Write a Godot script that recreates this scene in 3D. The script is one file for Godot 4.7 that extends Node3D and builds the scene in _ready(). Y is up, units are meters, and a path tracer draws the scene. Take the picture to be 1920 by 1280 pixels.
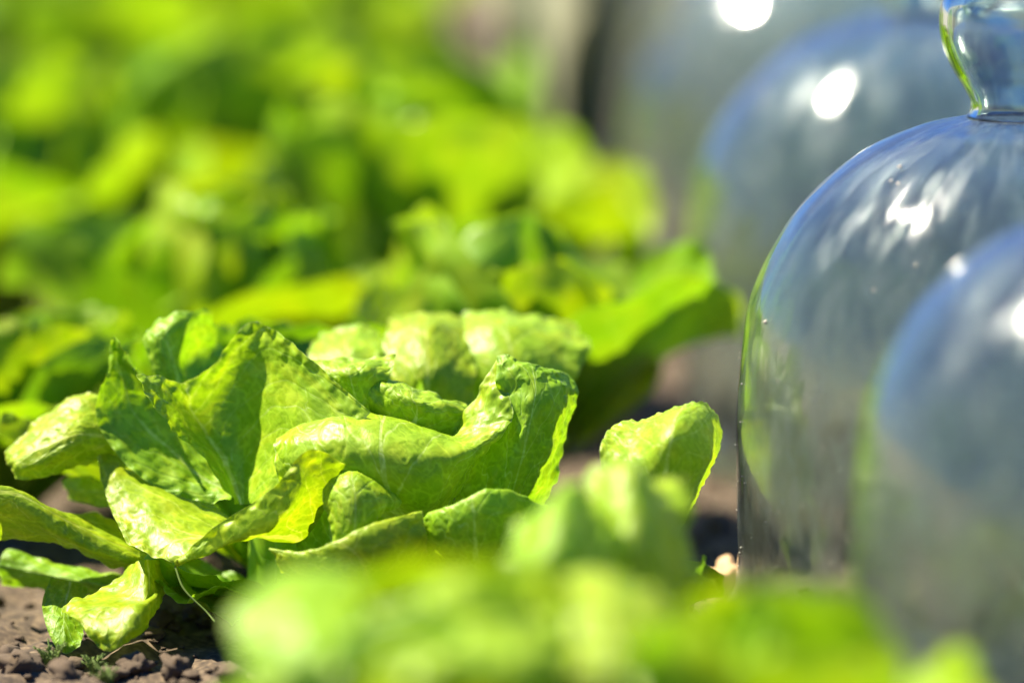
extends Node3D
# A bed of butterhead lettuces with blown-glass garden cloches beside it, seen through a long lens.

const PITCH := 9.2            # degrees the camera looks down
const EYE := 0.6248           # metres above the soil
const FPX := 10909.0          # focal length in pixels of a 1920 pixel wide picture
var cam_x := Vector3.RIGHT
var cam_up := Vector3(0, cos(deg_to_rad(PITCH)), -sin(deg_to_rad(PITCH)))
var cam_fwd := Vector3(0, -sin(deg_to_rad(PITCH)), -cos(deg_to_rad(PITCH)))
var eye := Vector3(0, EYE, 0)
var rng := RandomNumberGenerator.new()
var M := {}
var used := {}

# ---------- helpers ----------
func at(px: float, py: float, depth: float) -> Vector3:
	return eye + cam_x * ((px - 960.0) / FPX * depth) + cam_up * ((640.0 - py) / FPX * depth) + cam_fwd * depth

func on_soil(px: float, depth: float) -> Vector3:
	var p := PITCH * PI / 180.0
	var z := (depth - EYE * sin(p)) / cos(p)
	return Vector3((px - 960.0) / FPX * depth, 0, -z)

func numbered(called: String) -> String:
	var n: int = used.get(called, 0)
	used[called] = n + 1
	return called if n == 0 else "%s_%03d" % [called, n]

func thing(called: String, label: String, category: String, where: Vector3, group := "") -> Node3D:
	var o := Node3D.new()
	o.name = numbered(called)
	add_child(o)
	o.position = where
	o.set_meta("label", label)
	o.set_meta("category", category)
	if group != "":
		o.set_meta("group", group)
	return o

func part(called: String, mesh: Mesh, m: Material, parent: Node) -> MeshInstance3D:
	var o := MeshInstance3D.new()
	o.name = called
	o.mesh = mesh
	o.material_override = m
	parent.add_child(o, true)
	return o

func noise(sd: int, freq: float, octaves := 3) -> FastNoiseLite:
	var n := FastNoiseLite.new()
	n.seed = sd
	n.noise_type = FastNoiseLite.TYPE_SIMPLEX
	n.frequency = freq
	n.fractal_octaves = octaves
	return n

func cells3(sd: int, freq: float) -> FastNoiseLite:
	var n := FastNoiseLite.new()
	n.seed = sd
	n.noise_type = FastNoiseLite.TYPE_CELLULAR
	n.frequency = freq
	n.fractal_type = FastNoiseLite.FRACTAL_NONE
	n.cellular_jitter = 0.9
	n.cellular_return_type = FastNoiseLite.RETURN_DISTANCE2_SUB
	return n

func srgb(r: float, g: float, b: float) -> Color:
	return Color(r, g, b).linear_to_srgb()

# ---------- leaf surfaces ----------
var ruffle := noise(11, 26.0, 2)
var blister := noise(12, 50.0, 2)
var quilt := cells3(14, 78.0)
var net := cells3(15, 165.0)

func spline(p: PackedVector3Array, n: int) -> PackedVector3Array:
	var out := PackedVector3Array()
	var k := p.size()
	for i in n:
		var f := float(i) / (n - 1) * (k - 1)
		var a := mini(int(f), k - 2)
		var t := f - a
		var p1 := p[a]
		var p2 := p[a + 1]
		var p0 := p[a - 1] if a > 0 else p1 * 2.0 - p2
		var p3 := p[a + 2] if a + 2 < k else p2 * 2.0 - p1
		out.append(0.5 * (2.0 * p1 + (p2 - p0) * t + (2.0 * p0 - 5.0 * p1 + 4.0 * p2 - p3) * t * t + (3.0 * p1 - p0 - 3.0 * p2 + p3) * t * t * t))
	return out

# rows run from the leaf's base to its rim, columns from one margin to the other; mid is where the midrib lies across (0..1)
func leaf_mesh(rows: Array, nu: int, nv: int, mid := 0.5, bump := 1.0, waves := 1.0, sd := 0.0, v0 := 0.0) -> ArrayMesh:
	var across := []
	for r in rows:
		across.append(spline(r, nu))
	var grid := PackedVector3Array()
	grid.resize(nu * nv)
	for i in nu:
		var line := PackedVector3Array()
		for r in across:
			line.append(r[i])
		line = spline(line, nv)
		for j in nv:
			grid[j * nu + i] = line[j]
	var normals := grid_normals(grid, nu, nv)
	var off := Vector3(sd * 3.1, sd * 1.7, -sd * 2.3)
	var tint := PackedColorArray()
	tint.resize(nu * nv)
	var close := nu > 60
	for j in nv:
		for i in nu:
			var k := j * nu + i
			var u := float(i) / (nu - 1)
			var v := float(j) / (nv - 1)
			var rim := maxf(absf(u - 0.5) * 2.0, v)
			var edge := smoothstep(0.55, 1.0, rim)
			var p := grid[k] + off
			var rib := smoothstep(0.0, 0.10, absf(u - mid))
			var d := bump * rib * 0.0010 * blister.get_noise_3dv(p)
			d += waves * 0.006 * (0.25 + edge) * ruffle.get_noise_3dv(p)
			d += 0.0020 * edge * edge * blister.get_noise_3dv(p * 1.5 + Vector3(4, 2, 7))
			var vein := 0.0
			if close:
				# blisters between the veins, and the veins themselves as pale lines
				var bent := p + Vector3(1, -1, 1) * 0.004 * blister.get_noise_3dv(p * 2.0)
				var c1 := quilt.get_noise_3dv(bent) + 1.0
				var c2 := net.get_noise_3dv(bent) + 1.0
				d += bump * (0.25 + 0.75 * rib) * (0.00045 * smoothstep(0.0, 0.6, c1) + 0.00015 * smoothstep(0.0, 0.5, c2))
				vein = maxf(1.0 - smoothstep(0.03, 0.11, c1), 0.45 * (1.0 - smoothstep(0.03, 0.2, c2)))
			tint[k] = Color(lerpf(0.70, 1.0, vein), lerpf(0.76, 1.0, vein), lerpf(0.35, 1.0, vein))
			grid[k] += normals[k] * d
	return grid_mesh(grid, nu, nv, mid, v0, tint)

func grid_normals(grid: PackedVector3Array, nu: int, nv: int) -> PackedVector3Array:
	var out := PackedVector3Array()
	out.resize(nu * nv)
	for j in nv:
		for i in nu:
			var du := grid[j * nu + mini(i + 1, nu - 1)] - grid[j * nu + maxi(i - 1, 0)]
			var dv := grid[mini(j + 1, nv - 1) * nu + i] - grid[maxi(j - 1, 0) * nu + i]
			var n := du.cross(dv)
			out[j * nu + i] = n.normalized() if n.length_squared() > 1e-18 else Vector3.UP
	return out

func grid_mesh(grid: PackedVector3Array, nu: int, nv: int, mid := 0.5, v0 := 0.0, tint := PackedColorArray()) -> ArrayMesh:
	var uv := PackedVector2Array()
	var index := PackedInt32Array()
	for j in nv:
		for i in nu:
			var u := float(i) / (nu - 1)
			uv.append(Vector2(0.5 * u / mid if u < mid else 0.5 + 0.5 * (u - mid) / (1.0 - mid), lerpf(v0, 1.0, float(j) / (nv - 1))))
			if i < nu - 1 and j < nv - 1:
				var a := j * nu + i
				index.append_array([a, a + nu, a + 1, a + 1, a + nu, a + nu + 1])
	var arrays := []
	arrays.resize(Mesh.ARRAY_MAX)
	arrays[Mesh.ARRAY_VERTEX] = grid
	arrays[Mesh.ARRAY_NORMAL] = grid_normals(grid, nu, nv)
	arrays[Mesh.ARRAY_TEX_UV] = uv
	arrays[Mesh.ARRAY_INDEX] = index
	if tint.size():
		arrays[Mesh.ARRAY_COLOR] = tint
	var mesh := ArrayMesh.new()
	mesh.add_surface_from_arrays(Mesh.PRIMITIVE_TRIANGLES, arrays)
	return mesh

# control rows of a leaf growing from the heart of a head: a0 and a1 are the midrib's slopes at base and tip (degrees)
func grown_leaf(turn: float, length: float, half: float, a0: float, a1: float, cup: float, r: RandomNumberGenerator) -> Array:
	var rows := []
	var q := Vector2(0.012, 0.012)
	var phase := r.randf() * TAU
	var lop := r.randf_range(-0.25, 0.25)
	var last := 0.0
	for i in 7:
		var t := i / 6.0
		q += Vector2.from_angle(deg_to_rad(lerpf(a0, a1, pow(t, 1.3)))) * length * (t - last)
		last = t
		var ang := deg_to_rad(lerpf(a0, a1, pow(t, 1.3)))
		var w: float = half * [0.2, 0.45, 0.78, 0.98, 1.0, 0.82, 0.42][i]
		var row := PackedVector3Array()
		for c in 7:
			var s := (c - 3) / 3.0
			var lift: float = cup * w * s * s * (0.9 + 0.2 * s * lop)
			lift += 0.008 * absf(s) * s * s * sin(phase + t * 7.0 + s * 2.2) * smoothstep(0.2, 0.8, t)
			if i == 6:
				lift -= 0.006 * sin(phase * 2.0 + s * 3.0)
			var narrow := 1.0 - 0.28 * cup * absf(s)
			var n: Vector2 = Vector2(-sin(ang), cos(ang)) * lift
			row.append(Vector3(s * w * narrow + lop * 0.02 * t, q.y + n.y, -(q.x + n.x)).rotated(Vector3.UP, turn))
		rows.append(row)
	return rows

func head_meshes(sd: int, detail: int) -> Array:
	var r := RandomNumberGenerator.new()
	r.seed = sd
	var out := []
	var turn := r.randf() * TAU
	for i in 20:
		var f := i / 19.0
		turn += 2.39996 + r.randf_range(-0.25, 0.25)
		var length := lerpf(0.150, 0.128, f) * r.randf_range(0.9, 1.1)
		var half := lerpf(0.090, 0.074, f) * r.randf_range(0.9, 1.12)
		var a0 := lerpf(34.0, 88.0, pow(f, 0.6)) + r.randf_range(-7, 7)
		var a1 := lerpf(58.0, 124.0, pow(f, 0.9)) + r.randf_range(-18, 18)
		if i < 5:
			a1 -= r.randf_range(15.0, 60.0)
		out.append(leaf_mesh(grown_leaf(turn, length, half, a0, a1, lerpf(0.45, 0.8, f) + r.randf_range(-0.1, 0.15), r), detail, detail, 0.5, 0.8, 0.6, sd + i))
	return out

# ---------- textures ----------
func leaf_textures() -> Array:
	var n := 1024
	var warp := noise(31, 3.2, 3)
	var fine := FastNoiseLite.new()
	fine.seed = 33
	fine.noise_type = FastNoiseLite.TYPE_CELLULAR
	fine.frequency = 60.0
	fine.fractal_type = FastNoiseLite.FRACTAL_NONE
	fine.cellular_return_type = FastNoiseLite.RETURN_DISTANCE2_SUB
	var patch := noise(34, 5.0, 4)
	var color := PackedByteArray()
	var height := PackedByteArray()
	color.resize(n * n * 3)
	height.resize(n * n)
	var lamina := Color(0.380, 0.565, 0.026)
	var deep := Color(0.325, 0.515, 0.020)
	var yellow := Color(0.475, 0.590, 0.026)
	var rib := Color(0.70, 0.80, 0.36)
	for y in n:
		var v := float(y) / n
		for x in n:
			var u := float(x) / n
			var wx := u + 0.035 * warp.get_noise_2d(u, v)
			var wy := v + 0.05 * warp.get_noise_2d(u + 9.0, v)
			var s := absf(wx - 0.5) * 2.0
			var side := 0.0 if wx < 0.5 else 0.43
			var f := (wy - 0.42 * pow(s, 0.75)) * 6.5 + side
			var near := absf(f - roundf(f)) / 6.5
			var v1 := 1.0 - smoothstep(0.001, 0.0075 * (1.25 - s), near)
			var g := (wy - 0.42 * pow(s, 0.75)) * 3.0 + s * 5.0 + side
			var v2 := (1.0 - smoothstep(0.004, 0.02, absf(g - roundf(g)))) * smoothstep(0.15, 0.3, s) * 0.55
			var mw := 0.009 + 0.05 * pow(1.0 - v, 2.2)
			var vm := 1.0 - smoothstep(mw * 0.5, mw, absf(wx - 0.5))
			var c2 := fine.get_noise_2d(wx * 1.1, wy) + 1.0
			var q := patch.get_noise_2d(u, v)
			var rim := maxf(absf(u - 0.5) * 2.0, v)
			var c := lamina.lerp(deep, smoothstep(-0.1, 0.5, q)).lerp(yellow, smoothstep(0.0, 0.55, -q) * 0.6)
			var vein := maxf(maxf(vm, v1 * 0.75), v2 * 0.5)
			c = c.lerp(rib, clampf(vein * 0.5, 0.0, 1.0))
			c = c.lerp(rib, smoothstep(0.990, 0.996, rim) * 0.4)
			c = c.lerp(Color(0.60, 0.70, 0.34), vm * (1.0 - smoothstep(0.05, 0.5, v)))
			c = c.linear_to_srgb()
			var k := (y * n + x) * 3
			color[k] = int(clampf(c.r, 0, 1) * 255.0)
			color[k + 1] = int(clampf(c.g, 0, 1) * 255.0)
			color[k + 2] = int(clampf(c.b, 0, 1) * 255.0)
			var h := 0.12 + 0.5 * smoothstep(0.0, 0.2, near * 6.5) + 0.1 * smoothstep(0.0, 0.4, c2) - 0.10 * v2
			h = lerpf(h, 0.42, vm)
			height[y * n + x] = int(clampf(h, 0, 1) * 255.0)
	return [ImageTexture.create_from_image(Image.create_from_data(n, n, false, Image.FORMAT_RGB8, color)), ImageTexture.create_from_image(Image.create_from_data(n, n, false, Image.FORMAT_L8, height))]

func materials() -> void:
	var t := leaf_textures()
	var tints := [Color(1, 1, 1), Color(0.93, 0.98, 0.9), Color(1.0, 0.96, 0.8), Color(0.86, 0.93, 0.95)]
	M.leaf = []
	for k in tints.size():
		var m := StandardMaterial3D.new()
		m.albedo_texture = t[0]
		m.albedo_color = tints[k]
		m.vertex_color_use_as_albedo = true
		m.roughness = 0.43
		m.metallic_specular = 0.42
		m.heightmap_enabled = true
		m.heightmap_texture = t[1]
		m.heightmap_scale = 0.03
		m.backlight_enabled = true
		m.backlight = Color(0.94, 0.94, 0.58)
		m.cull_mode = BaseMaterial3D.CULL_DISABLED
		M.leaf.append(m)
	# soil: brown crumbs, no light in it
	var soil := StandardMaterial3D.new()
	var nt := NoiseTexture2D.new()
	nt.width = 1024
	nt.height = 1024
	nt.seamless = true
	nt.noise = noise(41, 0.02, 5)
	var ramp := Gradient.new()
	ramp.offsets = PackedFloat32Array([0.0, 0.4, 0.62, 1.0])
	ramp.colors = PackedColorArray([srgb(0.018, 0.011, 0.005), srgb(0.050, 0.032, 0.016), srgb(0.090, 0.060, 0.031), srgb(0.18, 0.130, 0.074)])
	nt.color_ramp = ramp
	soil.albedo_texture = nt
	soil.uv1_triplanar = true
	soil.uv1_world_triplanar = true
	soil.uv1_scale = Vector3(7, 7, 7)
	soil.roughness = 0.95
	M.soil = soil
	var crumb := soil.duplicate()
	crumb.uv1_world_triplanar = false
	crumb.uv1_scale = Vector3(18, 18, 18)
	M.crumb = crumb
	var gravel := soil.duplicate()
	var gt0 := NoiseTexture2D.new()
	gt0.width = 512
	gt0.height = 512
	gt0.seamless = true
	gt0.noise = noise(42, 0.05, 4)
	var ramp0 := Gradient.new()
	ramp0.colors = PackedColorArray([srgb(0.10, 0.09, 0.07), srgb(0.23, 0.21, 0.17)])
	gt0.color_ramp = ramp0
	gravel.albedo_texture = gt0
	gravel.uv1_scale = Vector3(3, 3, 3)
	M.gravel = gravel
	var moss := StandardMaterial3D.new()
	moss.albedo_color = srgb(0.10, 0.16, 0.012)
	moss.roughness = 0.7
	M.moss = moss
	var lk := StandardMaterial3D.new()
	lk.albedo_color = srgb(0.07, 0.105, 0.055)
	lk.roughness = 0.5
	lk.backlight_enabled = true
	lk.backlight = Color(0.6, 0.6, 0.5)
	M.leek = lk
	var stone := crumb.duplicate()
	stone.albedo_texture = null
	stone.albedo_color = srgb(0.42, 0.27, 0.14)
	M.stone = stone
	var dust := StandardMaterial3D.new()
	dust.albedo_color = srgb(0.45, 0.40, 0.32)
	dust.roughness = 0.9
	M.dust = dust
	# blown glass with dried water marks: roughness in patches and an uneven surface
	var wn := NoiseTexture2D.new()
	wn.width = 512
	wn.height = 512
	wn.seamless = true
	wn.noise = noise(52, 0.010, 3)
	var solid := StandardMaterial3D.new()
	solid.transparency = BaseMaterial3D.TRANSPARENCY_ALPHA
	solid.refraction_enabled = true
	solid.refraction_scale = 0.05
	solid.albedo_color = Color(0.92, 0.97, 0.95, 0.009)
	solid.roughness = 1.0
	var rt := NoiseTexture2D.new()
	rt.width = 1024
	rt.height = 1024
	rt.seamless = true
	rt.noise = noise(53, 0.014, 6)
	var rr := Gradient.new()
	rr.offsets = PackedFloat32Array([0.0, 0.45, 0.62, 1.0])
	rr.colors = PackedColorArray([Color(0.03, 0.03, 0.03), Color(0.06, 0.06, 0.06), Color(0.16, 0.16, 0.16), Color(0.3, 0.3, 0.3)])
	rt.color_ramp = rr
	solid.roughness_texture = rt
	solid.uv1_scale = Vector3(2, 1, 1)
	solid.heightmap_enabled = true
	solid.heightmap_texture = wn
	solid.heightmap_scale = 0.04
	M.glass_solid = solid
	var clear := StandardMaterial3D.new()
	clear.transparency = BaseMaterial3D.TRANSPARENCY_ALPHA
	clear.refraction_enabled = true
	clear.refraction_scale = 0.05
	clear.albedo_color = Color(0.93, 0.97, 0.95, 0.0)
	clear.roughness = 0.03
	M.glass_knob = clear

# ---------- cloche ----------
func lathe(profile: PackedVector2Array, segments: int, wobble := 0.0, sd := 0.0) -> ArrayMesh:
	var nu := segments + 1
	var nv := profile.size()
	var grid := PackedVector3Array()
	for p in profile:
		for i in nu:
			var a := TAU * (i % segments) / segments
			var w := 1.0 + wobble * (sin(a * 2.0 + sd + p.y * 9.0) + 0.6 * sin(a * 3.0 + sd * 2.0 - p.y * 17.0))
			grid.append(Vector3(p.x * w * sin(a), p.y, p.x * w * cos(a)))
	return grid_mesh(grid, nu, nv)

func smooth_profile(pts: Array, n: int) -> PackedVector2Array:
	var p := PackedVector3Array()
	for q in pts:
		p.append(Vector3(q[0], q[1], 0))
	var out := PackedVector2Array()
	for q in spline(p, n):
		out.append(Vector2(maxf(q.x, 0.0), q.y))
	return out

func shell(outer: PackedVector2Array, thick: float) -> PackedVector2Array:
	var out := PackedVector2Array(outer)
	var n := outer.size()
	for k in n:
		var i := n - 1 - k
		var d := (outer[mini(i + 1, n - 1)] - outer[maxi(i - 1, 0)]).normalized()
		var p := outer[i] + Vector2(-d.y, d.x) * thick
		out.append(Vector2(maxf(p.x, 0.0), maxf(p.y, 0.0)))
	out.append(outer[0])
	return out

const WALL := [[0.150, 0.0], [0.1465, 0.006], [0.1435, 0.013], [0.1405, 0.022], [0.1394, 0.036], [0.140, 0.06], [0.1412, 0.09], [0.1412, 0.117], [0.139, 0.146], [0.1345, 0.173], [0.1235, 0.197], [0.107, 0.221], [0.0797, 0.2445], [0.0522, 0.2578], [0.035, 0.2625], [0.023, 0.265]]

func dome_radius(y: float) -> float:
	for i in WALL.size() - 1:
		if y >= WALL[i][1] and y <= WALL[i + 1][1]:
			return lerpf(WALL[i][0], WALL[i + 1][0], (y - WALL[i][1]) / (WALL[i + 1][1] - WALL[i][1]))
	return 0.0

func cloche(label: String, where: Vector3, turn: float, glass: Material, sd := 0.0) -> Node3D:
	var t := thing("glass_cloche", label, "cloche", where, "glass cloches standing on the soil")
	var wall := WALL
	part("dome", lathe(shell(smooth_profile(wall, 90), 0.0035), 96, 0.006, sd), glass, t)
	var knob := [[0.0242, 0.2652], [0.0228, 0.268], [0.0226, 0.272], [0.0258, 0.279], [0.0308, 0.287], [0.0352, 0.296], [0.0380, 0.305], [0.0388, 0.314], [0.0372, 0.324], [0.030, 0.334], [0.021, 0.342], [0.010, 0.346], [0.0, 0.3465]]
	part("knob", lathe(shell(smooth_profile(knob, 60), 0.004), 64, 0.008, sd + 2.0), M.glass_knob, t)
	t.rotation.y = turn
	return t

func specks(t: Node3D, sd: int, count: int) -> void:
	var r := RandomNumberGenerator.new()
	r.seed = sd
	var mm := MultiMesh.new()
	mm.transform_format = MultiMesh.TRANSFORM_3D
	mm.mesh = crumb_mesh(90)
	mm.instance_count = count
	for i in count:
		var h := 0.006 + 0.14 * pow(r.randf(), 1.6)
		var a := r.randf() * TAU
		var rad := dome_radius(h)
		var s := 0.00010 + 0.0004 * pow(r.randf(), 3.0)
		mm.set_instance_transform(i, Transform3D(Basis.from_euler(Vector3(r.randf(), r.randf(), r.randf()) * TAU).scaled(Vector3(s, s, s)), Vector3(sin(a) * rad, h, cos(a) * rad)))
	var o := MultiMeshInstance3D.new()
	for bead in [[1688, 313], [1672, 340], [1685, 345], [1640, 545], [1718, 498], [1436, 604]]:
		# grains of grit stuck to the outside of the dome
		var ray := (at(bead[0], bead[1], 1.0) - eye).normalized()
		var axis := t.position
		var hit := eye + ray * 2.6
		for k in 400:
			hit += ray * 0.001
			var q := hit - axis
			if Vector2(q.x, q.z).length() <= dome_radius(q.y):
				break
		var g := part("grit", crumb_mesh(91), M.dust, t)
		g.position = hit - axis
		g.scale = Vector3.ONE * 0.0011
	o.name = "dust_specks"
	o.multimesh = mm
	o.material_override = M.dust
	o.set_meta("kind", "stuff")
	t.add_child(o)

func tube(points: PackedVector3Array, r0: float, r1: float, n := 24) -> ArrayMesh:
	var path := spline(points, n)
	var grid := PackedVector3Array()
	for j in n:
		var d := (path[mini(j + 1, n - 1)] - path[maxi(j - 1, 0)]).normalized()
		var x := d.cross(Vector3(0.3, 0.2, 0.93)).normalized()
		var y := d.cross(x)
		for i in 9:
			var a := TAU * i / 8.0
			grid.append(path[j] + (x * cos(a) + y * sin(a)) * lerpf(r0, r1, float(j) / (n - 1)))
	return grid_mesh(grid, 9, n)

func bedding() -> void:
	# small weeds, moss, a stone and dry bits on the soil
	var r := RandomNumberGenerator.new()
	r.seed = 303
	for spot in [[95, 2.935, 0.012, "tuft of dark green moss on the soil below the drooping leaf"], [178, 2.93, 0.009, "small moss tuft with yellow green tips beside a soil clod"], [205, 2.90, 0.008, "low olive moss tuft at the foot of the open lettuce"]]:
		var p := on_soil(spot[0], spot[1])
		p.y = soil_height(p.x, p.z)
		var t := thing("moss_tuft", spot[3], "moss", p, "moss tufts on the soil")
		for i in 16:
			var a := r.randf() * TAU
			var d := Vector3(sin(a), 0, cos(a)) * r.randf_range(0.2, 1.0)
			var h: float = spot[2] * r.randf_range(0.6, 1.1)
			var stalk := tube(PackedVector3Array([d * 0.003, d * 0.006 + Vector3(0, h * 0.6, 0), d * 0.010 + Vector3(0, h, 0)]), 0.0007, 0.0003, 8)
			var o := part("sprig", stalk, M.moss, t)
			for k in 4:
				var c := d * (0.004 + 0.0017 * k) + Vector3(0, h * (0.35 + 0.17 * k), 0)
				var e := Vector3(sin(a + k * 1.9), 0.5, cos(a + k * 1.9)) * 0.0022
				part("leaflet", tube(PackedVector3Array([c, c + e * 0.5, c + e]), 0.0006, 0.0001, 5), M.moss, o)
	var q := at(1362, 1060, 3.06)
	q.y = soil_height(q.x, q.z)
	var stone := MeshInstance3D.new()
	stone.name = "stone"
	stone.mesh = crumb_mesh(95)
	stone.material_override = M.stone
	stone.position = q + Vector3(0, 0.008, 0)
	stone.scale = Vector3(0.011, 0.014, 0.010)
	add_child(stone)
	stone.set_meta("label", "buff orange stone on the dark soil beside the knobbed cloche")
	stone.set_meta("category", "stone")
	var st := tube(PackedVector3Array([at(328, 1062, 2.955), at(345, 1105, 2.95), at(385, 1145, 2.945), at(402, 1165, 2.94)]), 0.0006, 0.0003)
	var stalk2 := part("thin_stalk", st, M.moss, self)
	stalk2.set_meta("label", "thin curved stalk hanging below the tip of the trough shaped leaf")
	stalk2.set_meta("category", "stalk")
	var g := 0
	for spot in [[40, 2.93, 0.012], [120, 2.90, 0.009], [10, 2.95, 0.010], [255, 2.93, 0.008], [330, 2.92, 0.010], [1340, 2.95, 0.008]]:
		var p := on_soil(spot[0], spot[1])
		p.y = soil_height(p.x, p.z) + spot[2] * 0.25
		var o := MeshInstance3D.new()
		o.name = numbered("soil_clod")
		o.mesh = crumb_mesh(110 + g)
		o.material_override = M.crumb
		o.position = p
		o.rotation = Vector3(g, g * 2, 0)
		o.scale = Vector3(spot[2], spot[2] * 0.7, spot[2] * 0.9)
		add_child(o)
		o.set_meta("label", ["crumbly brown clod under the outermost leaf rim", "small clod between the moss tufts", "brown clod at the shaded edge of the bed", "clod right under the drooping lower leaf", "clod in the shade below the hanging stalk", "clod at the foot of the knobbed cloche"][g])
		o.set_meta("category", "soil clod")
		o.set_meta("group", "soil clods in the bed")
		g += 1

func leek(label: String, where: Vector3, sd: int) -> void:
	var r := RandomNumberGenerator.new()
	r.seed = sd
	var t := thing("leek_plant", label, "leek", where, "leeks standing beyond the lettuces")
	part("stem", tube(PackedVector3Array([Vector3(0, -0.01, 0), Vector3(0, 0.05, 0), Vector3(0, 0.10, 0)]), 0.010, 0.009), M.leek, t)
	for i in 8:
		var a := i * PI + r.randf_range(-0.5, 0.5)
		var out := Vector3(sin(a), 0, cos(a))
		var side := Vector3(out.z, 0, -out.x)
		var h := r.randf_range(0.2, 0.32)
		var rows := []
		for k in 6:
			var f := k / 5.0
			var c := out * (0.005 + 0.13 * f * f) + Vector3(0, 0.06 + h * f * (1.25 - 0.45 * f), 0)
			var w: float = 0.021 * [0.7, 1.0, 1.0, 0.85, 0.55, 0.1][k]
			rows.append(PackedVector3Array([c - side * w, c - out * w * 0.4, c + side * w]))
		part("leaf", leaf_mesh(rows, 7, 20, 0.5, 0.3, 0.3, sd + i), M.leek, t)

# ---------- lettuce ----------
var heads := []

func lettuce(label: String, where: Vector3, kind: int, turn: float, size: float, tall := 1.0) -> Node3D:
	var t := thing("lettuce", label, "lettuce", where, "lettuces growing in the bed")
	var i := 0
	for mesh in heads[kind]:
		part("leaf", mesh, M.leaf[(i * 7 + kind) % M.leaf.size()], t)
		i += 1
	t.rotation.y = turn
	t.scale = Vector3(size, size * tall, size)
	return t

# a leaf read off the photograph: control points are (x, y, millimetres behind the head's middle)
func seen_leaf(t: Node3D, depth: float, rows: Array, mid: float, tint: int, bump := 1.0, waves := 0.5, n := 64, v0 := 0.25) -> void:
	n *= 2
	var out := []
	for r in rows:
		var line := PackedVector3Array()
		for i in range(0, r.size(), 3):
			line.append(t.transform.affine_inverse() * at(r[i], r[i + 1], depth + r[i + 2] * 0.001))
		out.append(line)
	part("leaf", leaf_mesh(out, n, n, mid, bump, waves, float(t.get_child_count()), v0), M.leaf[tint], t)

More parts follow.
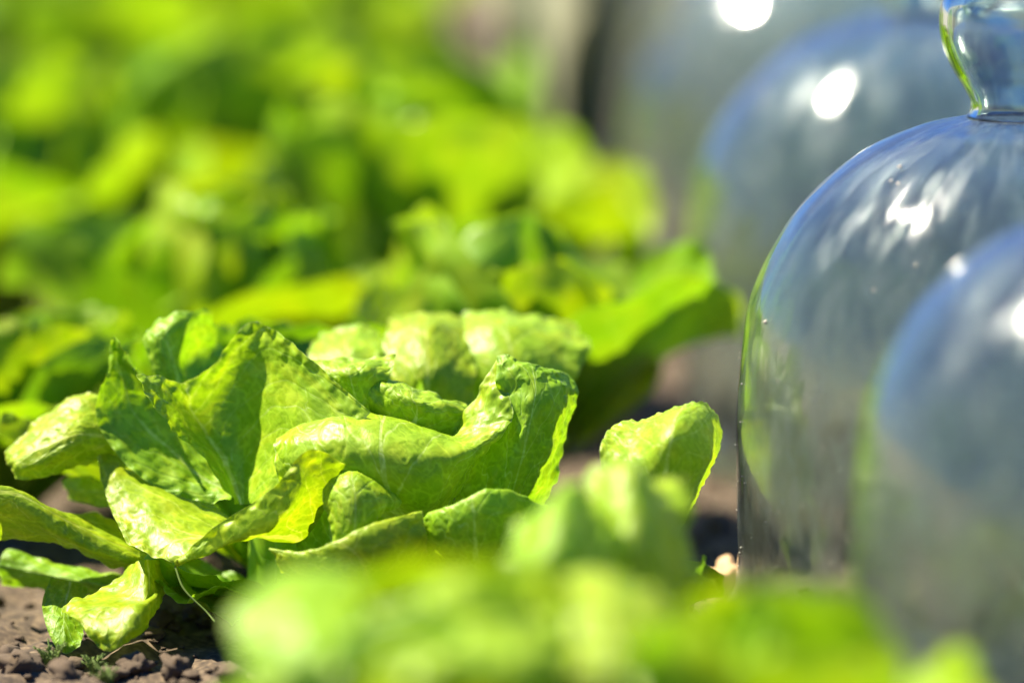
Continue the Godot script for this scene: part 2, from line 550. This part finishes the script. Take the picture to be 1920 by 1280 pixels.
func hero_lettuce() -> void:
	var d := 2.985
	var t := thing("lettuce", "open light green butterhead lettuce with crisp folded leaves beside bare soil", "lettuce", on_soil(520, 3.03), "lettuces growing in the bed")
	# cupped leaf with a notched tip
	seen_leaf(t, d, [
		[440, 945, 6, 444, 945, 8, 450, 946, 12, 455, 946, 12, 460, 946, 12, 467, 945, 10, 474, 945, 8, 480, 945, 6, 485, 945, 4],
		[380, 860, 0, 400, 863, 8, 419, 869, 20, 440, 872, 24, 462, 865, 23, 492, 850, 14, 520, 850, 4, 540, 870, -4, 555, 895, -8],
		[318, 800, -10, 350, 805, 6, 388, 822, 24, 420, 815, 30, 455, 790, 28, 500, 765, 16, 545, 775, 0, 585, 810, -12, 620, 850, -20],
		[278, 750, -18, 318, 752, 0, 362, 770, 24, 405, 745, 30, 452, 700, 28, 500, 680, 18, 556, 705, 0, 615, 750, -14, 670, 800, -24],
		[256, 700, -14, 300, 706, 2, 345, 718, 18, 400, 682, 22, 446, 620, 22, 484, 604, 16, 545, 640, 2, 610, 698, -12, 694, 772, -24]], 0.25, 0, 0.55, 0.12, 90, 0.0)
	# long pale leaf behind its left lobe
	seen_leaf(t, d, [
		[430, 940, 6, 436, 932, 10, 440, 925, 14, 443, 918, 18, 445, 910, 22],
		[370, 940, 14, 378, 918, 16, 385, 900, 20, 392, 885, 24, 398, 872, 28],
		[262, 895, 18, 285, 865, 22, 310, 838, 26, 325, 815, 30, 338, 795, 34],
		[188, 805, 26, 222, 790, 28, 250, 775, 32, 272, 755, 34, 285, 735, 34],
		[183, 742, 26, 205, 720, 30, 228, 706, 34, 245, 700, 32, 256, 692, 28],
		[200, 690, 28, 200, 668, 32, 212, 650, 34, 232, 668, 28, 250, 694, 20],
		[208, 640, 30, 212, 634, 32, 216, 630, 32, 222, 640, 28, 235, 662, 22]], 0.5, 1, 1.2, 0.2, 72, 0.0)
	# trough-shaped leaf whose tip points at the viewer
	seen_leaf(t, d, [
		[455, 985, 14, 480, 1000, 8, 560, 1015, -6, 612, 950, -28, 647, 869, -40],
		[440, 975, 14, 460, 990, 6, 520, 1010, -12, 574, 930, -38, 592, 842, -46],
		[400, 950, 18, 425, 975, 6, 480, 1005, -16, 552, 950, -44, 560, 856, -48],
		[350, 925, 24, 380, 960, 8, 430, 1003, -20, 505, 995, -44, 520, 907, -46],
		[268, 880, 30, 310, 930, 10, 370, 1010, -22, 440, 1015, -42, 473, 943, -43],
		[187, 846, 30, 250, 930, 8, 325, 1020, -24, 395, 1038, -40, 413, 980, -40],
		[198, 930, 12, 240, 985, -6, 310, 1040, -27, 345, 1052, -37, 368, 1018, -38],
		[235, 1015, -16, 270, 1035, -24, 318, 1053, -30, 328, 1057, -33, 332, 1055, -34]], 0.5, 2, 0.8, 0.15, 84)
	# shaded leaf under the arch
	seen_leaf(t, d, [
		[560, 1050, 2, 620, 1050, 4, 690, 1040, 2],
		[548, 960, -4, 620, 960, 2, 700, 960, -2],
		[570, 880, -6, 640, 872, -2, 720, 890, -6],
		[590, 862, -6, 640, 862, -4, 700, 872, -6]], 0.5, 1, 1.0, 0.3, 48)
	# hood of the heart with its right margin turned up
	seen_leaf(t, d, [
		[530, 930, -6, 600, 950, -4, 680, 960, -4, 770, 985, -6, 800, 985, -8, 830, 965, -8, 850, 945, -6],
		[515, 885, -16, 570, 890, -26, 650, 900, -34, 730, 925, -37, 800, 935, -36, 850, 905, -30, 885, 875, -20],
		[512, 850, -12, 560, 835, -26, 640, 838, -38, 720, 850, -43, 800, 866, -42, 870, 855, -34, 930, 830, -22],
		[518, 832, -4, 560, 805, -14, 640, 788, -24, 722, 796, -28, 800, 820, -30, 870, 832, -28, 950, 800, -20],
		[526, 822, 8, 566, 790, 4, 640, 772, -2, 722, 779, -6, 800, 803, -12, 870, 822, -18, 963, 774, -16],
		[545, 822, 20, 585, 798, 18, 648, 786, 14, 722, 796, 10, 800, 816, 2, 866, 808, -8, 948, 720, -10],
		[560, 840, 28, 600, 838, 28, 660, 834, 26, 725, 834, 22, 800, 838, 14, 865, 790, 2, 931, 666, -4]], 0.5, 0, 0.8, 0.12, 90, 0.55)
	# tall shaded leaf on the right
	seen_leaf(t, d, [
		[840, 975, 4, 890, 985, 2, 940, 985, 0, 990, 970, 4, 1020, 945, 10],
		[860, 915, 2, 910, 910, -8, 965, 905, -14, 1015, 890, -5, 1045, 885, 8],
		[900, 850, 0, 945, 830, -12, 990, 815, -19, 1040, 805, -8, 1068, 800, 10],
		[930, 770, -8, 965, 760, -14, 1005, 745, -17, 1050, 742, -5, 1076, 735, 12],
		[933, 700, -8, 960, 695, -10, 1000, 705, -11, 1045, 710, 0, 1075, 712, 14],
		[931, 667, -4, 950, 664, -4, 990, 684, -4, 1040, 690, 4, 1066, 698, 14]], 0.5, 1, 1.6, 0.4, 72, 0.45)
	# small pale folded leaf in front
	seen_leaf(t, d, [
		[628, 1030, -52, 645, 1030, -55, 660, 1025, -57, 675, 1015, -56, 690, 1005, -52],
		[617, 985, -52, 638, 980, -57, 665, 972, -60, 690, 970, -57, 715, 968, -50],
		[603, 940, -46, 630, 930, -54, 665, 925, -58, 705, 935, -54, 745, 955, -44],
		[606, 915, -40, 632, 898, -46, 660, 890, -49, 700, 905, -46, 750, 940, -40],
		[625, 892, -30, 640, 882, -34, 655, 877, -36, 685, 886, -36, 728, 917, -34]], 0.5, 0, 0.8, 0.1, 56)
	# two front leaves seen on edge
	seen_leaf(t, d, [
		[560, 1120, -20, 620, 1130, -30, 680, 1130, -34, 740, 1120, -30, 800, 1090, -20],
		[525, 1060, -50, 600, 1075, -60, 680, 1060, -66, 745, 1040, -62, 800, 1030, -50],
		[503, 1027, -50, 570, 1034, -60, 635, 1012, -66, 710, 978, -64, 790, 960, -54],
		[530, 1060, -38, 590, 1065, -44, 650, 1050, -48, 720, 1020, -46, 780, 1005, -40]], 0.5, 2, 1.0, 0.15, 64)
	seen_leaf(t, d, [
		[800, 1100, -24, 860, 1110, -32, 930, 1100, -34, 1000, 1060, -24],
		[790, 1020, -46, 850, 1020, -58, 930, 1000, -60, 1010, 990, -46],
		[788, 968, -46, 850, 948, -58, 930, 914, -60, 1025, 950, -48],
		[800, 1005, -32, 860, 990, -40, 930, 965, -42, 1005, 985, -36]], 0.5, 1, 1.0, 0.15, 64)
	# leaves at the back of the heart
	seen_leaf(t, d, [
		[640, 800, 10, 680, 800, 8, 720, 800, 8],
		[600, 730, 8, 660, 725, 0, 720, 735, 6],
		[582, 690, 16, 655, 690, 2, 735, 695, 8],
		[585, 680, 26, 660, 660, 20, 742, 668, 20]], 0.5, 0, 1.6, 0.6, 48)
	seen_leaf(t, d, [
		[690, 800, 6, 760, 830, 2, 860, 840, 2],
		[695, 750, 4, 780, 775, -8, 870, 800, 0],
		[705, 715, 6, 775, 745, -8, 880, 775, 2],
		[715, 705, 16, 770, 728, 10, 884, 766, 8]], 0.5, 0, 1.6, 0.5, 48)
	seen_leaf(t, d, [
		[300, 760, 40, 340, 760, 46, 390, 740, 60, 430, 720, 66],
		[285, 690, 40, 325, 690, 40, 350, 680, 62, 420, 665, 72],
		[268, 640, 44, 310, 625, 40, 372, 612, 58, 415, 640, 74],
		[275, 620, 54, 330, 592, 52, 385, 580, 56, 398, 600, 66]], 0.35, 1, 1.0, 0.4, 48)
	seen_leaf(t, d, [
		[860, 760, 80, 960, 770, 80, 1050, 760, 90],
		[850, 680, 85, 960, 690, 75, 1085, 695, 95],
		[850, 620, 105, 950, 608, 95, 1104, 650, 110],
		[870, 590, 135, 960, 585, 130, 1080, 612, 130]], 0.5, 0, 0.7, 0.4, 48)
	seen_leaf(t, d, [
		[720, 760, 65, 800, 770, 60, 890, 780, 65],
		[715, 690, 75, 800, 690, 60, 890, 700, 75],
		[725, 620, 95, 800, 608, 85, 880, 640, 95],
		[740, 590, 125, 810, 583, 120, 870, 600, 125]], 0.5, 2, 0.7, 0.4, 48)
	seen_leaf(t, d, [
		[590, 740, 60, 650, 740, 60, 720, 740, 60],
		[580, 670, 80, 650, 660, 72, 720, 660, 80],
		[600, 625, 110, 650, 610, 105, 710, 620, 110]], 0.5, 0, 0.7, 0.4, 40)
	seen_leaf(t, d, [
		[200, 895, 56, 205, 920, 50, 205, 950, 50],
		[145, 892, 60, 152, 920, 52, 157, 947, 56],
		[115, 900, 64, 118, 915, 58, 125, 935, 60]], 0.5, 0, 1.0, 0.5, 32)
	# drooping leaf on the left
	seen_leaf(t, d, [
		[230, 780, 44, 235, 820, 38, 240, 850, 38, 240, 880, 42],
		[182, 742, 44, 188, 790, 30, 190, 840, 26, 180, 870, 34],
		[148, 736, 46, 140, 790, 24, 130, 840, 16, 120, 885, 26],
		[90, 765, 46, 80, 815, 24, 75, 865, 16, 70, 895, 24],
		[35, 825, 40, 30, 850, 26, 28, 875, 20, 30, 897, 22],
		[10, 850, 36, 8, 862, 30, 12, 875, 26, 24, 890, 24]], 0.5, 2, 1.0, 0.25, 64)
	# outer leaf with its rim towards the lower left
	seen_leaf(t, d, [
		[-40, 940, 14, -40, 908, -6, -40, 960, -4, -40, 1010, 10],
		[40, 945, 18, 30, 919, -4, 40, 970, -6, 60, 1012, 10],
		[120, 972, 26, 90, 950, 0, 110, 1000, -4, 130, 1028, 12],
		[185, 962, 34, 157, 986, 6, 180, 1035, 2, 200, 1060, 14],
		[240, 1000, 30, 232, 1022, 8, 250, 1052, 4, 270, 1072, 14],
		[290, 1030, 22, 295, 1052, 10, 300, 1067, 8, 310, 1080, 14]], 0.4, 2, 1.0, 0.15, 64)
	seen_leaf(t, d, [
		[300, 1085, 30, 290, 1110, 25, 280, 1135, 30],
		[150, 1062, 40, 150, 1090, 28, 150, 1112, 38],
		[10, 1030, 50, 0, 1060, 45, 5, 1095, 50]], 0.5, 3, 0.8, 0.5, 40)
	# lowest leaves, hanging to the soil
	seen_leaf(t, d, [
		[240, 1060, 0, 262, 1050, -10, 290, 1048, -6, 325, 1050, 8],
		[190, 1100, -8, 262, 1125, -30, 285, 1110, -20, 318, 1090, 0],
		[115, 1137, -30, 200, 1140, -38, 265, 1135, -44, 300, 1135, -20],
		[147, 1165, -44, 200, 1185, -52, 256, 1175, -52, 285, 1165, -30],
		[182, 1213, -50, 205, 1221, -54, 230, 1210, -54, 262, 1190, -44]], 0.5, 2, 0.8, 0.15, 56)
	seen_leaf(t, d, [
		[95, 1085, 8, 130, 1090, 10, 165, 1100, 12],
		[78, 1130, -12, 120, 1140, -14, 160, 1150, -8],
		[88, 1180, -26, 120, 1190, -30, 155, 1190, -24],
		[105, 1215, -32, 125, 1225, -34, 150, 1210, -32]], 0.5, 3, 1.0, 0.3, 40)
	# the rest of the head behind and below
	var r := RandomNumberGenerator.new()
	r.seed = 77
	for i in 13:
		var turn := lerpf(-1.25, 1.25, i / 12.0) + r.randf_range(-0.12, 0.12)
		var up := i % 2 == 1
		var o := part("leaf", leaf_mesh(grown_leaf(turn, 0.14 if up else 0.155, 0.066, 50.0 if up else 30.0, 66.0 if up else 20.0, 0.5, r), 32, 32, 0.5, 0.8, 0.8, 60.0 + i), M.leaf[i % 4], t)
		o.position = Vector3(0, 0, -0.045)
	for i in 6:
		part("leaf", leaf_mesh(grown_leaf(PI + lerpf(-1.25, 1.25, i / 5.0), r.randf_range(0.065, 0.08), 0.045, 12.0, r.randf_range(-8.0, 10.0), 0.3, r), 28, 28, 0.5, 0.8, 0.8, 80.0 + i), M.leaf[3], t)
	var stem := CylinderMesh.new()
	stem.top_radius = 0.014
	stem.bottom_radius = 0.017
	stem.height = 0.06
	var s := part("stem", stem, M.leaf[3], t)
	s.position.y = 0.022

# ---------- soil ----------
var hills := noise(61, 2.2, 4)
var clods := noise(62, 22.0, 4)

func soil_height(x: float, z: float) -> float:
	return 0.010 * hills.get_noise_2d(x, z) + 0.007 * clods.get_noise_2d(x, z) - 0.006

func soil_sheet(x0: float, x1: float, z0: float, z1: float, nx: int, nz: int, drop: float) -> ArrayMesh:
	var grid := PackedVector3Array()
	for j in nz:
		for i in nx:
			var x := lerpf(x0, x1, float(i) / (nx - 1))
			var z := lerpf(z0, z1, float(j) / (nz - 1))
			grid.append(Vector3(x, soil_height(x, z) - drop, z))
	return grid_mesh(grid, nx, nz)

func crumb_mesh(sd: int) -> ArrayMesh:
	var s := SphereMesh.new()
	s.radius = 1.0
	s.height = 2.0
	s.radial_segments = 14
	s.rings = 8
	var a := s.get_mesh_arrays()
	var v: PackedVector3Array = a[Mesh.ARRAY_VERTEX]
	var n := noise(sd, 0.9, 3)
	for i in v.size():
		v[i] *= 1.0 + 0.65 * n.get_noise_3dv(v[i])
	var st := SurfaceTool.new()
	a[Mesh.ARRAY_VERTEX] = v
	var m := ArrayMesh.new()
	m.add_surface_from_arrays(Mesh.PRIMITIVE_TRIANGLES, a)
	st.create_from(m, 0)
	st.generate_normals()
	return st.commit()

func ground() -> void:
	var g := part("ground", soil_sheet(-40, 40, -80, 4, 40, 40, 0.03), M.gravel, self)
	g.set_meta("kind", "structure")
	var b := part("soil_bed", soil_sheet(-1.2, 1.2, -7.0, -1.6, 260, 560, 0.0), M.soil, self)
	b.set_meta("kind", "structure")
	for kind in 3:
		var mm := MultiMesh.new()
		mm.transform_format = MultiMesh.TRANSFORM_3D
		mm.mesh = crumb_mesh(70 + kind)
		mm.instance_count = 2600
		for i in mm.instance_count:
			var z := -rng.randf_range(2.2, 3.6) if i < 2000 else -rng.randf_range(3.6, 6.5)
			var x := rng.randf_range(-0.55, 0.55)
			var s := 0.0012 + 0.006 * pow(rng.randf(), 4.0)
			var basis := Basis.from_euler(Vector3(rng.randf(), rng.randf(), rng.randf()) * TAU).scaled(Vector3(s, s * rng.randf_range(0.5, 0.9), s))
			mm.set_instance_transform(i, Transform3D(basis, Vector3(x, soil_height(x, z) + s * 0.3, z)))
		var o := MultiMeshInstance3D.new()
		o.name = numbered("soil_crumbs")
		o.multimesh = mm
		o.material_override = M.crumb
		add_child(o)
		o.set_meta("kind", "stuff")
		o.set_meta("label", "brown crumbs of dry soil scattered over the bed")
		o.set_meta("category", "soil")

func _ready() -> void:
	rng.seed = 5
	# camera
	var camera := Camera3D.new()
	camera.name = "camera"
	add_child(camera)
	camera.look_at_from_position(eye, eye + cam_fwd, Vector3.UP)
	camera.near = 0.05
	camera.far = 400.0
	var lens := CameraAttributesPhysical.new()
	lens.frustum_focal_length = 204.5
	lens.frustum_focus_distance = 2.965
	lens.exposure_aperture = 2.05
	lens.frustum_near = 0.05
	lens.frustum_far = 400.0
	camera.attributes = lens
	camera.fov = 2.0 * rad_to_deg(atan(640.0 / FPX))
	camera.current = true
	# sky and sun
	var env := Environment.new()
	env.background_mode = Environment.BG_SKY
	var sky := ProceduralSkyMaterial.new()
	sky.sky_top_color = Color(0.05, 0.25, 0.52)
	sky.sky_horizon_color = Color(0.31, 0.42, 0.56)
	sky.sky_curve = 0.12
	sky.ground_bottom_color = Color(0.35, 0.32, 0.26)
	sky.ground_horizon_color = Color(0.5, 0.52, 0.48)
	sky.sun_angle_max = 8.0
	env.sky = Sky.new()
	env.sky.sky_material = sky
	env.tonemap_mode = Environment.TONE_MAPPER_LINEAR
	env.tonemap_exposure = 3.6
	env.sdfgi_enabled = true
	env.ssao_enabled = true
	env.ssil_enabled = true
	var world := WorldEnvironment.new()
	world.name = "daylight"
	world.environment = env
	add_child(world)
	var sun := DirectionalLight3D.new()
	sun.name = "sun"
	sun.light_energy = 1.6
	sun.light_color = Color(1.0, 0.96, 0.88)
	sun.light_angular_distance = 0.5
	sun.shadow_enabled = true
	add_child(sun)
	sun.look_at_from_position(Vector3(-0.50, 0.82, -0.22), Vector3.ZERO, Vector3.UP)

	materials()
	ground()
	# cloches
	var knobbed := cloche("clear glass cloche with a round knob standing beside the crisp open lettuce", on_soil(1890, 3.0), 0.0, M.glass_solid, 0.0)
	cloche("glass cloche standing right behind the cloche with the round knob", on_soil(1722, 3.49), 1.1, M.glass_solid, 1.3)
	cloche("glass cloche standing in front of the cloche with the round knob", on_soil(2165, 2.68), 2.0, M.glass_solid, 2.6)
	cloche("glass cloche farther back, second behind the one with the round knob", on_soil(1550, 4.02), 0.6, M.glass_solid, 4.1)
	cloche("glass cloche at the far end of the row, nearest the leeks", on_soil(1470, 4.75), 2.4, M.glass_solid, 5.0)
	cloche("glass cloche beside the far end one, away from the leeks", on_soil(2000, 4.5), 2.9, M.glass_solid, 5.7)
	specks(knobbed, 401, 600)
	bedding()
	# lettuces
	hero_lettuce()
	for k in 3:
		heads.append(head_meshes(100 + k * 9, 26))
	var spots := [
		[950, 3.30, 0, 2.1, 1.0, 1.12, "lettuce right behind the crisp open one, its pale outer leaf reaching towards the cloches"],
		[790, 3.66, 1, 2.9, 1.1, 1.2, "tall rounded lettuce second in line behind the crisp open one"],
		[15, 3.26, 1, 5.2, 0.8, 1.0, "smaller lettuce at the outer edge beside the drooping leaf of the crisp open one"],
		[440, 3.46, 2, 2.6, 1.05, 1.05, "lettuce behind the notched leaf of the crisp open one, beside a dark gap"],
		[470, 3.98, 0, 4.0, 1.2, 1.1, "broad lettuce with pale upturned leaves in the middle of the bed"],
		[10, 3.86, 1, 0.2, 1.15, 1.1, "lettuce at the bed's outer edge, level with the second of the line"],
		[700, 4.30, 2, 5.0, 1.15, 1.1, "lettuce third in line, next to the bare soil strip"],
		[180, 4.45, 1, 3.3, 1.2, 1.1, "lettuce between the broad pale one and the bed's outer edge"],
		[520, 4.85, 1, 2.2, 1.2, 1.1, "lettuce behind the broad pale one, towards the leeks"],
		[-20, 4.95, 0, 1.9, 1.2, 1.1, "outer edge lettuce in the far part of the bed"],
		[300, 5.35, 0, 5.4, 1.2, 1.1, "lettuce in the last row but one of the bed"],
		[620, 5.60, 2, 1.1, 1.1, 1.0, "lettuce in the last row, nearest the leeks"],
		[60, 5.85, 1, 4.4, 1.2, 1.1, "lettuce in the last row at the outer edge"],
		[850, 2.47, 2, 1.0, 0.95, 0.95, "large lettuce standing in front of the crisp open one"],
		[1190, 2.93, 0, 1.6, 0.34, 1.2, "young lettuce with one rounded leaf beside the foot of the knobbed cloche"],
		[1480, 2.42, 1, 2.6, 0.72, 1.2, "lettuce growing in front of the two nearest cloches"]]
	for s in spots:
		var head := lettuce(s[6], on_soil(s[0], s[1]) + Vector3(0, -0.004, 0), s[2], s[3], s[4], s[5])
		if s[0] == 1190:
			seen_leaf(head, 2.93, [
				[1150, 1010, 0, 1190, 1020, -10, 1225, 1020, -5, 1255, 1015, 10, 1270, 1010, 20],
				[1126, 862, 0, 1180, 882, -8, 1245, 892, -16, 1305, 897, 0, 1330, 885, 45],
				[1134, 818, 14, 1190, 832, 4, 1258, 822, -18, 1330, 850, 4, 1352, 830, 55],
				[1146, 800, 28, 1205, 794, 20, 1275, 772, -2, 1328, 785, 10, 1346, 785, 55],
				[1165, 790, 36, 1215, 786, 30, 1284, 757, 14, 1318, 756, 25, 1330, 762, 50]], 0.5, 0, 1.0, 0.5, 48)
		if s[0] == 850:
			seen_leaf(head, 2.64, [
				[900, 1330, -90, 1000, 1360, -100, 1080, 1330, -90],
				[930, 1150, -40, 1020, 1160, -60, 1120, 1150, -40],
				[950, 1050, -20, 1040, 1020, -45, 1135, 1040, -10],
				[985, 985, 5, 1050, 935, -15, 1120, 950, 15],
				[1010, 960, 35, 1070, 905, 20, 1105, 925, 40]], 0.5, 1, 0.8, 1.2, 48)
			seen_leaf(head, 2.70, [
				[1060, 1330, -90, 1150, 1360, -100, 1230, 1330, -90],
				[1090, 1150, -40, 1190, 1150, -60, 1295, 1160, -20],
				[1085, 1030, -20, 1190, 1010, -55, 1300, 1040, 0],
				[1100, 935, 0, 1180, 915, -35, 1292, 965, 15],
				[1115, 895, 20, 1185, 868, 0, 1270, 912, 40]], 0.5, 0, 0.8, 1.2, 48)
			seen_leaf(head, 2.52, [
				[820, 1108, 0, 870, 1103, 0, 920, 1108, 0],
				[720, 1113, -40, 860, 1078, -40, 1010, 1118, -40],
				[690, 1178, -90, 860, 1138, -95, 1060, 1188, -90],
				[730, 1268, -130, 870, 1248, -140, 1020, 1278, -130]], 0.5, 0, 0.8, 0.9, 48)
			seen_leaf(head, 2.52, [
				[640, 1088, 0, 680, 1083, 0, 720, 1098, 0],
				[500, 1088, -30, 600, 1063, -30, 690, 1108, -40],
				[430, 1148, -60, 540, 1133, -70, 660, 1178, -80],
				[450, 1248, -90, 540, 1248, -100, 640, 1268, -110]], 0.5, 1, 0.8, 0.9, 48)
			seen_leaf(head, 2.54, [
				[1060, 1088, 0, 1110, 1083, 0, 1160, 1098, 0],
				[1010, 1108, -40, 1120, 1068, -40, 1240, 1118, -40],
				[1020, 1178, -90, 1140, 1148, -95, 1290, 1198, -80],
				[1070, 1268, -130, 1160, 1258, -135, 1260, 1288, -120]], 0.5, 2, 0.8, 0.9, 48)
	leek("leek with upright dull green leaves nearest the row of cloches", on_soil(1090, 4.15), 31)
	leek("leek with arching leaves at the far end of the bare strip", on_soil(1000, 4.9), 32)
	leek("leek standing behind the one nearest the row of cloches", on_soil(1105, 4.6), 33)
	leek("leek on the bare strip next to the third lettuce in line", on_soil(1010, 4.4), 34)
	leek("leek between the far end one and the row of cloches", on_soil(1080, 5.1), 35)
